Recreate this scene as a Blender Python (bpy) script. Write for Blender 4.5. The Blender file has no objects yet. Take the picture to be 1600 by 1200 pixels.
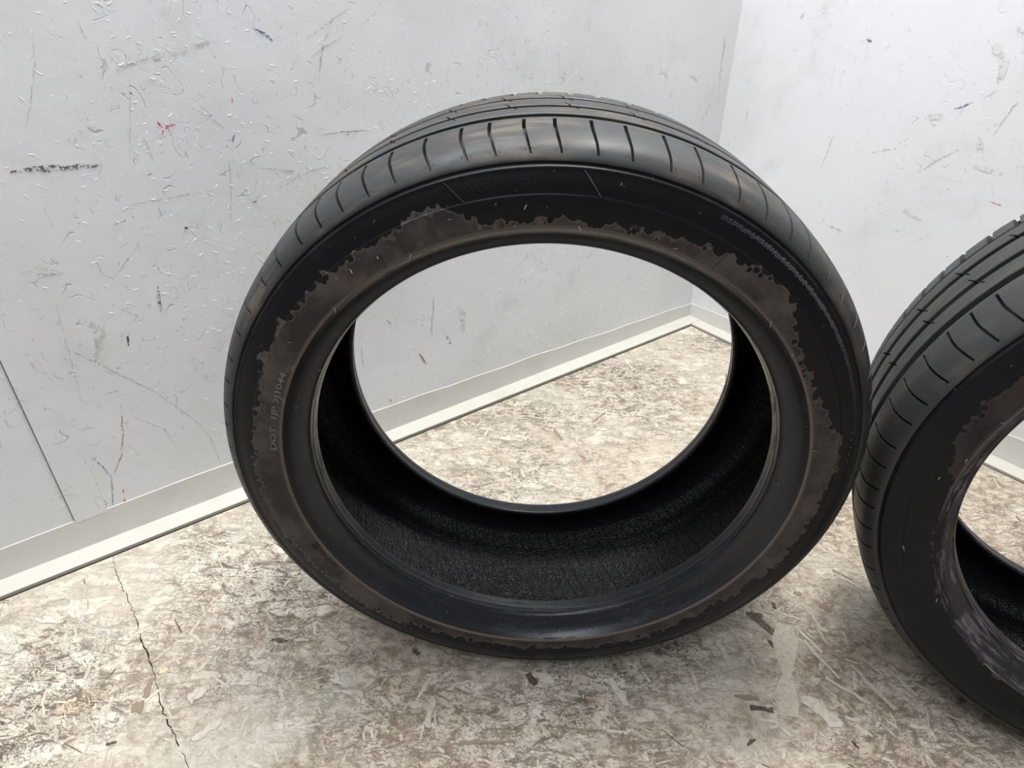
import bpy, bmesh, math, random
from mathutils import Vector, Matrix
import numpy as np

random.seed(7)
rng = np.random.default_rng(11)
S = bpy.context.scene
COL = S.collection

# ------------------------------------------------------------------ camera
F_PX, CAM_H = 1022.88, 0.7307
RIGHT = Vector((0.99991324, 0.00698691, 0.01116714))
DOWN = Vector((0.01317278, -0.5303595, -0.8476705))
FWD = Vector((0.0, 0.84774405, -0.53040552))
cd = bpy.data.cameras.new('camera')
cam = bpy.data.objects.new('camera', cd)
COL.objects.link(cam)
cd.sensor_width = 36.0
cd.lens = F_PX * 36.0 / 1600.0
cd.clip_start = 0.01
CAM_O = Vector((0, 0, CAM_H))
m = Matrix((RIGHT, -DOWN, -FWD)).transposed().to_4x4()
m.translation = CAM_O
cam.matrix_world = m
S.camera = cam

# ------------------------------------------------------------------ light
world = bpy.data.worlds.new('room_ambient')
S.world = world
world.use_nodes = True
wb = world.node_tree.nodes['Background']
wb.inputs[0].default_value = (0.93, 0.96, 1.0, 1)
wb.inputs[1].default_value = 0.16


def ceiling_lamp(x, y, z, sx, sy, power, col, rz=0.0):
    ld = bpy.data.lights.new('ceiling_lamp_offscreen', 'AREA')
    ld.shape = 'RECTANGLE'
    ld.size, ld.size_y = sx, sy
    ld.energy = power
    ld.color = col
    lo = bpy.data.objects.new('ceiling_lamp_offscreen', ld)
    COL.objects.link(lo)
    lo.location = (x, y, z)
    lo.rotation_euler = (0, 0, rz)
    return lo


ceiling_lamp(0.35, 1.00, 2.55, 1.3, 0.30, 66, (1.0, 0.985, 0.96), 0.65)
ceiling_lamp(-0.85, 0.45, 2.55, 1.3, 0.30, 36, (0.93, 0.955, 1.0), 0.65)
ceiling_lamp(-0.50, -0.90, 2.55, 1.3, 0.30, 24, (0.86, 0.89, 1.0), 0.65)
S.view_settings.view_transform = 'Standard'
S.view_settings.look = 'None'
S.view_settings.exposure = 0.17
S.view_settings.gamma = 1.0
S.view_settings.use_curve_mapping = False

# ------------------------------------------------------------------ helpers


def link(name, me, mat=None, parent=None, smooth=None):
    o = bpy.data.objects.new(name, me)
    COL.objects.link(o)
    if mat is not None and not me.materials:
        me.materials.append(mat)
    if parent is not None:
        o.parent = parent
    if smooth is not None:
        for p in me.polygons:
            p.use_smooth = True
        me.set_sharp_from_angle(angle=math.radians(smooth))
    return o


def mesh(name, v, f):
    me = bpy.data.meshes.new(name)
    me.from_pydata([tuple(map(float, q)) for q in v], [], [tuple(map(int, q)) for q in f])
    me.update()
    return me


def tag(o, label, cat, group=None):
    o['label'] = label
    o['category'] = cat
    if group:
        o['group'] = group


def struct(o, label, cat):
    o['kind'] = 'structure'
    o['label'] = label
    o['category'] = cat


class NT:
    """small wrapper for writing node trees"""

    def __init__(self, name):
        self.mat = bpy.data.materials.new(name)
        self.mat.use_nodes = True
        self.t = self.mat.node_tree
        self.b = self.t.nodes['Principled BSDF']
        self.out = self.t.nodes['Material Output']

    def n(self, typ, **kw):
        nd = self.t.nodes.new(typ)
        for k, v in kw.items():
            setattr(nd, k, v)
        return nd

    def l(self, a, b):
        self.t.links.new(a, b)

    def val(self, sock, v):
        if hasattr(v, 'is_linked') or isinstance(v, bpy.types.NodeSocket):
            self.l(v, sock)
        else:
            sock.default_value = v

    def math(self, op, a, b=None, c=None, clamp=False):
        nd = self.n('ShaderNodeMath', operation=op)
        nd.use_clamp = clamp
        self.val(nd.inputs[0], a)
        if b is not None:
            self.val(nd.inputs[1], b)
        if c is not None:
            self.val(nd.inputs[2], c)
        return nd.outputs[0]

    def obj(self):
        return self.n('ShaderNodeTexCoord').outputs['Object']

    def mapping(self, vec, loc=(0, 0, 0), rot=(0, 0, 0), scale=(1, 1, 1)):
        nd = self.n('ShaderNodeMapping')
        self.l(vec, nd.inputs[0])
        nd.inputs['Location'].default_value = loc
        nd.inputs['Rotation'].default_value = rot
        nd.inputs['Scale'].default_value = scale
        return nd.outputs[0]

    def noise(self, vec, scale, detail=3, rough=0.55, dist=0.0, col=False):
        nd = self.n('ShaderNodeTexNoise')
        if vec is not None:
            self.l(vec, nd.inputs['Vector'])
        nd.inputs['Scale'].default_value = scale
        nd.inputs['Detail'].default_value = detail
        nd.inputs['Roughness'].default_value = rough
        nd.inputs['Distortion'].default_value = dist
        return nd.outputs['Color'] if col else nd.outputs[0]

    def voronoi(self, vec, scale, feature='F1', rnd=1.0):
        nd = self.n('ShaderNodeTexVoronoi', feature=feature)
        self.l(vec, nd.inputs['Vector'])
        nd.inputs['Scale'].default_value = scale
        nd.inputs['Randomness'].default_value = rnd
        return nd

    def ss(self, x, lo, hi, a=0.0, b=1.0):
        nd = self.n('ShaderNodeMapRange', interpolation_type='SMOOTHSTEP')
        self.val(nd.inputs[0], x)
        self.val(nd.inputs[1], lo)
        self.val(nd.inputs[2], hi)
        nd.inputs[3].default_value = a
        nd.inputs[4].default_value = b
        return nd.outputs[0]

    def mix(self, fac, a, b, blend='MIX'):
        nd = self.n('ShaderNodeMix', data_type='RGBA', blend_type=blend)
        self.val(nd.inputs[0], fac)
        for s, v in ((nd.inputs[6], a), (nd.inputs[7], b)):
            if isinstance(v, tuple):
                s.default_value = (*v, 1)
            else:
                self.l(v, s)
        return nd.outputs[2]

    def vadd(self, a, b, k):
        s = self.n('ShaderNodeVectorMath', operation='SCALE')
        self.l(b, s.inputs[0])
        s.inputs['Scale'].default_value = k
        nd = self.n('ShaderNodeVectorMath', operation='ADD')
        self.l(a, nd.inputs[0])
        self.l(s.outputs[0], nd.inputs[1])
        return nd.outputs[0]

    def bump(self, h, strength, dist, prev=None):
        nd = self.n('ShaderNodeBump')
        nd.inputs['Strength'].default_value = strength
        nd.inputs['Distance'].default_value = dist
        self.l(h, nd.inputs['Height'])
        if prev is not None:
            self.l(prev, nd.inputs['Normal'])
        return nd.outputs[0]

    def cyl(self):
        """polar coordinates of the tyre: radius, angle in degrees, axial"""
        sp = self.n('ShaderNodeSeparateXYZ')
        self.l(self.obj(), sp.inputs[0])
        x, y, z = sp.outputs
        zc = self.math('SUBTRACT', z, R_OUT)
        r = self.math('SQRT', self.math('ADD', self.math('MULTIPLY', x, x), self.math('MULTIPLY', zc, zc)))
        th = self.math('MULTIPLY', self.math('ARCTAN2', zc, x), 180 / math.pi)
        return r, th, y

    def fin(self, col=None, rough=None, nrm=None, spec=None):
        b = self.b
        if col is not None:
            if isinstance(col, tuple):
                b.inputs['Base Color'].default_value = (*col, 1)
            else:
                self.l(col, b.inputs['Base Color'])
        if rough is not None:
            self.val(b.inputs['Roughness'], rough)
        if nrm is not None:
            self.l(nrm, b.inputs['Normal'])
        if spec is not None:
            b.inputs['Specular IOR Level'].default_value = spec
        return self.mat


R_OUT = 0.3189


def ray(px, py):
    return (FWD + RIGHT * ((px - 800) / F_PX) + DOWN * ((py - 600) / F_PX))


def on_floor(px, py, z=0.0):
    v = ray(px, py)
    return CAM_O + v * ((z - CAM_O.z) / v.z)


# room frame: W0 is where the two floor strips' front edges meet
W0 = Vector((0.4411, 1.4559, 0.0))
DL = Vector((-0.79810, -0.60252, 0.0))      # along the left wall, away from the corner
DR = Vector((0.60252, -0.79810, 0.0))       # along the right wall, away from the corner
UP = Vector((0, 0, 1))
OFF_BASE = 0.0335                            # strip depth up to the baseboard face
OFF_WALL = 0.0347                            # up to the wall face


def room(s, t, z):
    """s metres along the left wall, t metres along the right wall"""
    return W0 + DL * s + DR * t + UP * z


def on_wall(px, py, side, lift=0.0006):
    n = DR if side == 'L' else DL
    v = ray(px, py)
    t = ((W0 - CAM_O).dot(n) - OFF_WALL + lift) / v.dot(n)
    return CAM_O + v * t


# ------------------------------------------------------------------ room materials
def mat_wall(name, seed, tint, wear=1.0):
    k = NT(name)
    o = k.mapping(k.obj(), (seed, seed * 1.7, seed * 0.6))
    low = k.noise(o, 2.3, 3)
    col = k.mix(k.ss(low, 0.42, 0.66), tint, tuple(c * f for c, f in zip(tint, (0.90, 0.915, 0.885))))
    # grime patches
    g = k.noise(k.mapping(o, (3, 1, 2)), 9, 5, 0.65)
    col = k.mix(k.ss(g, 0.54, 0.76, 0, 0.45), col, (0.62, 0.615, 0.595))
    # hair-thin curly scratches
    f1 = k.noise(k.mapping(o, (7, 2, 5)), 24, 1, 0.4, 0.2)
    ln = k.ss(k.math('ABSOLUTE', k.math('SUBTRACT', f1, 0.5)), 0.0, 0.010, 1, 0)
    gate = k.ss(k.noise(k.mapping(o, (1, 9, 4)), 38, 1), 0.54, 0.60)
    gate2 = k.ss(k.noise(k.mapping(o, (4, 4, 8)), 3.2, 2), 0.36, 0.60)
    f2 = k.noise(k.mapping(o, (2, 6, 5)), 75, 1, 0.4, 0.3)
    ln2 = k.ss(k.math('ABSOLUTE', k.math('SUBTRACT', f2, 0.5)), 0.0, 0.018, 1, 0)
    gate3 = k.ss(k.noise(k.mapping(o, (8, 2, 4)), 60, 1), 0.57, 0.62)
    ln = k.math('MAXIMUM', k.math('MULTIPLY', ln, gate), k.math('MULTIPLY', ln2, gate3))
    sc = k.math('MULTIPLY', ln, gate2)
    col = k.mix(k.math('MULTIPLY', sc, 0.62 * wear), col, (0.36, 0.35, 0.37))
    # tiny dark nicks
    vo = k.voronoi(o, 55)
    nick = k.ss(vo.outputs['Distance'], 0.03, 0.10, 1, 0)
    nick = k.math('MULTIPLY', nick, k.ss(k.noise(o, 14, 2), 0.60, 0.70))
    col = k.mix(k.math('MULTIPLY', nick, 0.75), col, (0.22, 0.20, 0.22))
    h = k.math('ADD', k.math('MULTIPLY', k.noise(o, 60, 4, 0.6), 0.5), k.math('MULTIPLY', sc, -0.6))
    nr = k.bump(h, 0.28, 0.002)
    nr = k.bump(k.noise(o, 7, 2), 0.25, 0.006, nr)
    return k.fin(col, k.ss(low, 0.3, 0.7, 0.34, 0.5), nr, 0.4)


M_WALL_L = mat_wall('painted_panel_left', 0.0, (0.77, 0.782, 0.805))
M_WALL_R = mat_wall('painted_panel_right', 5.3, (0.77, 0.782, 0.805), 0.45)


def mat_trim(name, tint):
    k = NT(name)
    o = k.obj()
    g = k.noise(o, 14, 4, 0.6)
    col = k.mix(k.ss(g, 0.45, 0.75), tint, tuple(c * f for c, f in zip(tint, (0.93, 0.92, 0.90))))
    d = k.noise(o, 45, 5, 0.7)
    col = k.mix(k.ss(d, 0.66, 0.76, 0, 0.6), col, (0.30, 0.26, 0.22))
    nr = k.bump(k.noise(o, 80, 4), 0.25, 0.002)
    return k.fin(col, 0.45, nr, 0.35)


M_BASE = mat_trim('baseboard_paint', (0.68, 0.67, 0.645))
M_STRIP = mat_trim('strip_paint', (0.57, 0.555, 0.50))


def mat_plain(name, col, rough=0.8, spec=0.3):
    return NT(name).fin(col, rough, None, spec)


M_DARK = mat_plain('subfloor_dirt_gap_shade', (0.12, 0.095, 0.07), 0.9)  # dirt in the board joint, plus shade painted into the strip gaps


def mat_osb():
    k = NT('painted_chipboard')
    o = k.obj()
    wob = k.noise(o, 22, 3, 0.6, 0, True)
    o2 = k.vadd(o, wob, 0.018)
    cols, edges = [], []
    for i, (ang, sx, sy) in enumerate(((0.5, 16, 62), (1.45, 18, 70), (2.5, 15, 58))):
        mp = k.mapping(o2, (i * 1.3, i * 2.1, 0), (0, 0, ang), (sx, sy, 20))
        v = k.voronoi(mp, 1.0)
        e = k.voronoi(mp, 1.0, 'DISTANCE_TO_EDGE')
        sp = k.n('ShaderNodeSeparateColor')
        k.l(v.outputs['Color'], sp.inputs[0])
        cols.append(sp.outputs[0])
        edges.append(e.outputs['Distance'])
    sel = k.noise(k.mapping(o, (5, 5, 0)), 13, 2, 0.5)
    s1 = k.ss(sel, 0.455, 0.465)
    s2 = k.ss(sel, 0.545, 0.555)

    def pick(a):
        return k.math('ADD', k.math('ADD', k.math('MULTIPLY', a[0], k.math('SUBTRACT', 1, s1)),
                                    k.math('MULTIPLY', a[1], k.math('SUBTRACT', s1, s2))),
                      k.math('MULTIPLY', a[2], s2))
    c, e = pick(cols), pick(edges)
    worn = k.noise(k.mapping(o, (2, 7, 0)), 3.6, 4, 0.6)          # where the paint has worn
    base = k.mix(k.ss(c, 0.0, 1.0), (0.535, 0.475, 0.38), (0.685, 0.63, 0.53))
    base = k.mix(k.math('MULTIPLY', k.ss(c, 0.93, 0.96), k.ss(worn, 0.45, 0.6)), base, (0.56, 0.46, 0.335))
    edge = k.ss(e, 0.0, 0.12, 1, 0)
    brk = k.ss(k.noise(o, 48, 3, 0.6), 0.44, 0.54)
    edge = k.math('MULTIPLY', edge, k.math('MULTIPLY', brk, k.ss(worn, 0.34, 0.62, 0.25, 1.0)))
    # fine hair cracks
    f1 = k.noise(k.mapping(o, (1, 3, 0), (0, 0, 0.4), (1, 1.7, 1)), 55, 3, 0.55, 0.8)
    ln = k.ss(k.math('ABSOLUTE', k.math('SUBTRACT', f1, 0.5)), 0.0, 0.028, 1, 0)
    ln = k.math('MULTIPLY', ln, k.ss(k.noise(o, 26, 2), 0.40, 0.50))
    ln = k.math('MULTIPLY', ln, k.ss(worn, 0.3, 0.6, 0.45, 1.0))
    f3 = k.noise(k.mapping(o, (3, 8, 0), (0, 0, 1.9), (1, 2.2, 1)), 95, 3, 0.6, 1.2)
    ln3 = k.ss(k.math('ABSOLUTE', k.math('SUBTRACT', f3, 0.5)), 0.0, 0.042, 1, 0)
    ln3 = k.math('MULTIPLY', ln3, k.ss(k.noise(k.mapping(o, (0, 5, 0)), 34, 2), 0.43, 0.52))
    ln3 = k.math('MULTIPLY', ln3, k.ss(worn, 0.32, 0.58, 0.35, 1.0))
    f4 = k.noise(k.mapping(o, (5, 1, 0), (0, 0, 2.7), (1, 2.0, 1)), 170, 2, 0.5, 1.5)
    ln4 = k.ss(k.math('ABSOLUTE', k.math('SUBTRACT', f4, 0.5)), 0.0, 0.05, 1, 0)
    ln4 = k.math('MULTIPLY', ln4, k.ss(k.noise(k.mapping(o, (7, 5, 0)), 50, 2), 0.48, 0.56))
    ln = k.math('MAXIMUM', k.math('MAXIMUM', ln, ln3), k.math('MULTIPLY', ln4, k.ss(worn, 0.36, 0.58, 0.3, 0.9)))
    dark = k.math('MAXIMUM', k.math('MULTIPLY', edge, 0.85), k.math('MULTIPLY', ln, k.ss(worn, 0.34, 0.58, 0.5, 1.0)))
    col = k.mix(dark, base, (0.065, 0.042, 0.028))
    # trodden-in dirt
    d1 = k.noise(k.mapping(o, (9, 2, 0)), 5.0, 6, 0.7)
    d2 = k.noise(k.mapping(o, (4, 1, 0)), 70, 4, 0.7)
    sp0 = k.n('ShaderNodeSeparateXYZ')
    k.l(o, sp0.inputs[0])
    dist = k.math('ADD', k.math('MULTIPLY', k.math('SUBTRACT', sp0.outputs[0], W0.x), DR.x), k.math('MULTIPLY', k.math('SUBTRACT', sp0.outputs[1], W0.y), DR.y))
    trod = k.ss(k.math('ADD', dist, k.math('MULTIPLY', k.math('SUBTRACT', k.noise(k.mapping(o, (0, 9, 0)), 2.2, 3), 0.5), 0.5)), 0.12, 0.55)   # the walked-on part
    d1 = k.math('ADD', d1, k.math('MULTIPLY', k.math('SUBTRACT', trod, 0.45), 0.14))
    d3 = k.noise(k.mapping(o, (6, 6, 0), (0, 0, 0.7), (1, 1.8, 1)), 38, 5, 0.75)
    dirt = k.math('MULTIPLY', k.ss(d1, 0.42, 0.68), k.math('MAXIMUM', k.ss(d2, 0.46, 0.60), k.ss(d3, 0.53, 0.62)))
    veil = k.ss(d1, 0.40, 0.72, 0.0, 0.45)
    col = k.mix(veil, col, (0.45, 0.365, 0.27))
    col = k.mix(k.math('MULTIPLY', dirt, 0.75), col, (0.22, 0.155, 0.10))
    sp_ = k.ss(k.noise(o, 150, 2, 0.5), 0.70, 0.76)
    col = k.mix(k.math('MULTIPLY', sp_, k.ss(d1, 0.42, 0.6, 0.1, 0.8)), col, (0.07, 0.05, 0.035))
    # the panel on the left of the joint keeps more of its grey-green paint
    smooth = k.ss(k.noise(k.mapping(o, (6, 0, 0)), 4.2, 3), 0.56, 0.68)
    col = k.mix(k.math('MULTIPLY', smooth, 0.45), col, (0.62, 0.60, 0.50))
    h = k.math('SUBTRACT', k.math('MULTIPLY', c, 0.35), k.math('ADD', k.math('MULTIPLY', edge, 0.8), k.math('MULTIPLY', ln, 0.9)))
    nr = k.bump(h, 0.55, 0.0016)
    nr = k.bump(k.noise(o, 130, 3), 0.25, 0.0015, nr)
    return k.fin(col, k.ss(d1, 0.3, 0.7, 0.42, 0.7), nr, 0.35)


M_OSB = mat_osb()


def prism(name, poly, z0, z1, mat, parent=None):
    """upright prism over a floor polygon (list of room (s,t))"""
    n = len(poly)
    v = [room(s, t, z0) for s, t in poly] + [room(s, t, z1) for s, t in poly]
    f = [tuple(range(n))[::-1], tuple(range(n, 2 * n))] + [(i, (i + 1) % n, n + (i + 1) % n, n + i) for i in range(n)]
    me = mesh(name, v, f)
    bm = bmesh.new()
    bm.from_mesh(me)
    bmesh.ops.recalc_face_normals(bm, faces=bm.faces)
    bm.to_mesh(me)
    bm.free()
    return link(name, me, mat, parent)


# ------------------------------------------------------------------ the setting
LL, LR, HW = 3.0, 3.0, 2.6
floor = prism('floor', [(-0.2, -0.2), (LL, -0.2), (LL, LR), (-0.2, LR)], -0.05, -0.011, M_DARK)
struct(floor, 'chipboard floor painted cream, worn and dirty, with a joint', 'floor')
SEAM = 1.288
# board edges follow the ragged joint
rag = [(-0.0008 + 0.0028 * math.sin(t * 37) * math.sin(t * 11 + 1) + random.uniform(-0.0016, 0.0016)) for t in np.arange(0, LR, 0.006)]
ts = list(np.arange(0, LR, 0.006))
gapw = [0.00035 + 0.0009 * abs(math.sin(t * 23 + 0.5)) * abs(math.sin(t * 7.3)) * random.random() for t in ts]
a_edge = [(SEAM - (t - 0.0) * 0.022 + r - g, t + 0.0055) for t, r, g in zip(ts, rag, gapw)]
b_edge = [(SEAM - (t - 0.0) * 0.022 + r + g, t + 0.0055) for t, r, g in zip(ts, rag, gapw)]
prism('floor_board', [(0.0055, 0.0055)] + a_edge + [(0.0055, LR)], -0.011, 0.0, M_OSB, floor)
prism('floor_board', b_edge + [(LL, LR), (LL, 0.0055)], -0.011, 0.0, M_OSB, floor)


def wall(side):
    L = LL if side == 'L' else LR
    th = 0.10

    def P(u, off, z):
        return room(u, -off, z) if side == 'L' else room(-off, u, z)
    v = []
    for off in (OFF_WALL, OFF_WALL + th):
        v += [P(-OFF_WALL, off, -0.05), P(L, off, -0.05), P(L, off, HW), P(-OFF_WALL, off, HW)]
    f = [(0, 1, 2, 3), (7, 6, 5, 4), (0, 4, 5, 1), (1, 5, 6, 2), (2, 6, 7, 3), (3, 7, 4, 0)]
    if side == 'R':
        f = [q[::-1] for q in f]
    return P, link('wall_left' if side == 'L' else 'wall_right', mesh('wall', v, f), M_WALL_L if side == 'L' else M_WALL_R)


PL, wall_l = wall('L')
PR, wall_r = wall('R')
struct(wall_l, 'white painted wall full of scratches and scuffs, behind the upright tyre', 'wall')
struct(wall_r, 'white painted wall meeting the scuffed wall at the corner', 'wall')


def slab(name, P, u0, u1, off0, off1, z0, z1, mat, parent, flip, seg=1, top=None, front=None):
    """board along a wall from u0 to u1; top(u) gives its upper edge"""
    v, f = [], []
    for i in range(seg + 1):
        u = u0 + (u1 - u0) * i / seg
        zt = top(u) if top else z1
        a = front(u) if front else off0
        v += [P(u, a, z0), P(u, a, zt - 0.0006), P(u, a + 0.0006, zt), P(u, off1, zt), P(u, off1, z0)]
    for i in range(seg):
        for j in range(5):
            a, b = i * 5 + j, i * 5 + (j + 1) % 5
            f.append((a, a + 5, b + 5, b))
    f += [(4, 3, 2, 1, 0), tuple(seg * 5 + j for j in range(5))]
    if flip:
        f = [q[::-1] for q in f]
    me = mesh(name, v, f)
    bm = bmesh.new()
    bm.from_mesh(me)
    bmesh.ops.recalc_face_normals(bm, faces=bm.faces)
    bm.to_mesh(me)
    bm.free()
    return link(name, me, mat, parent)


def top_l(u):
    base = np.interp(u, [-0.04, 0.0, 0.25, 0.5, 0.8, 1.15, 1.3, 1.45, 3], [0.036, 0.037, 0.044, 0.051, 0.056, 0.0590, 0.0560, 0.052, 0.050])
    rag = 0.0016 * math.sin(u * 31) * math.sin(u * 13.7 + 1) if u < 0.75 else 0.0003 * math.sin(u * 9)
    return float(base + rag)


bl = slab('baseboard_left', PL, -OFF_BASE, LL, OFF_BASE, OFF_WALL + 0.002, -0.01, 0.05, M_BASE, None, False, 160, top_l)
struct(bl, 'off-white low baseboard along the scuffed wall with ragged painted top edge', 'baseboard')
br = slab('baseboard_right', PR, -OFF_BASE, LR, OFF_BASE, OFF_WALL + 0.002, -0.01, 0.05, M_BASE, None, True, 120, lambda u: 0.037 + 0.02 * min(u, 0.8) / 0.8 + 0.001 * math.sin(u * 27))
struct(br, 'off-white low baseboard along the plainer wall beyond the corner', 'baseboard')
# flat strips on the floor in front of the baseboards, butt-jointed in the corner
s1 = slab('trim_1', PL, -OFF_BASE, LL, 0.0, OFF_BASE + 0.001, -0.0015, 0.0035, M_STRIP, None, False, 1)
struct(s1, 'cream flat floor strip at the foot of the scuffed wall', 'trim')
s2 = slab('trim_2', PR, 0.0012, LR, 0.0, OFF_BASE + 0.001, -0.0015, 0.0033, M_STRIP, None, True, 1)
struct(s2, 'cream flat floor strip at the foot of the plainer wall', 'trim')

prism('gap_shade_filler', [(-OFF_BASE, 0.001), (LL, 0.001), (LL, -OFF_BASE), (-OFF_BASE, -OFF_BASE)], -0.012, -0.0015, M_DARK, floor)  # dark filler added under the strips, standing in for the gap's shade
prism('gap_shade_filler', [(0.001, 0.001), (0.001, LR), (-OFF_BASE, LR), (-OFF_BASE, 0.001)], -0.012, -0.0015, M_DARK, floor)
# joint cover strip on the left wall
slab('panel_joint_strip', PL, 1.2725, 1.3135, OFF_WALL - 0.0016, OFF_WALL + 0.001, 0.052, HW, M_WALL_L, wall_l, False)
slab('panel_joint', PL, 1.3135, 1.3150, OFF_WALL - 0.0002, OFF_WALL + 0.001, 0.052, HW, mat_plain('seam_dirt', (0.22, 0.20, 0.19)), wall_l, False)
# corner bead of sealant
cb = []
for z in (0.035, HW):
    for a in np.linspace(0, math.pi / 2, 6):
        q = 0.003
        cb.append(room(-OFF_WALL + q - q * math.sin(a), -OFF_WALL + q - q * math.cos(a), z))
link('sealant_bead', mesh('sealant_bead', cb, [(i, i + 1, i + 7, i + 6) for i in range(5)]), M_WALL_R, wall_l, 40)

# ------------------------------------------------------------------ marks on the walls


def mat_mark(name, col, cover=0.5, scale=160, rough=0.7):
    k = NT(name)
    o = k.obj()
    nz = k.noise(o, scale, 4, 0.65)
    a = k.ss(nz, 0.5 + (0.5 - cover) * 0.35 - 0.05, 0.5 + (0.5 - cover) * 0.35 + 0.05)
    tr = k.n('ShaderNodeBsdfTransparent')
    mx = k.n('ShaderNodeMixShader')
    k.fin(col, rough, None, 0.2)
    k.l(a, mx.inputs[0])
    k.l(tr.outputs[0], mx.inputs[1])
    k.l(k.b.outputs[0], mx.inputs[2])
    k.l(mx.outputs[0], k.out.inputs[0])
    return k.mat


MK = {
    'brown': mat_mark('scuff_brown', (0.16, 0.115, 0.10), 0.42, 300),
    'tan': mat_mark('scuff_tan', (0.64, 0.62, 0.585), 0.36, 170),
    'grey': mat_mark('scuff_grey', (0.52, 0.515, 0.53), 0.46, 300),
    'black': mat_mark('scuff_black', (0.07, 0.065, 0.07), 0.55, 300),
    'line': mat_mark('scratch_dark', (0.46, 0.455, 0.465), 0.54, 300),
    'blue': mat_mark('pen_blue', (0.12, 0.14, 0.38), 0.62, 260),
    'red': mat_mark('pen_red', (0.68, 0.07, 0.10), 0.55, 300),
    'rust': mat_mark('scratch_rust', (0.40, 0.24, 0.15), 0.6, 220),
    'smear': mat_mark('smear_grey', (0.70, 0.70, 0.695), 0.5, 70),
}


def mark(kind, pts, w_px, side='L', jit=0.5):
    """flat stroke of dirt or ink lying on the wall along photo points"""
    pts = [np.array(p, float) for p in pts]
    fine = []
    for a, b in zip(pts[:-1], pts[1:]):
        n = max(2, int(np.hypot(*(b - a)) / 7))
        for i in range(n):
            q = a + (b - a) * i / n
            fine.append(q + (rng.normal(0, jit, 2) if fine else 0))
    fine.append(pts[-1])
    v, f = [], []
    for i, q in enumerate(fine):
        d = fine[min(i + 1, len(fine) - 1)] - fine[max(i - 1, 0)]
        d = d / (np.hypot(*d) + 1e-6)
        nrm = np.array([-d[1], d[0]])
        e = min(i, len(fine) - 1 - i) / max(1, (len(fine) - 1) / 2)
        w = 0.36 * w_px * (0.35 + 0.65 * min(1, e * 2)) * random.uniform(0.75, 1.25)
        for sg in (1, -1):
            v.append(on_wall(*(q + nrm * w * sg), side))
        if i:
            f.append((2 * i - 2, 2 * i - 1, 2 * i + 1, 2 * i))
    return link('scuff_mark', mesh('scuff_mark', v, f), MK[kind], wall_l if side == 'L' else wall_r)


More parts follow.
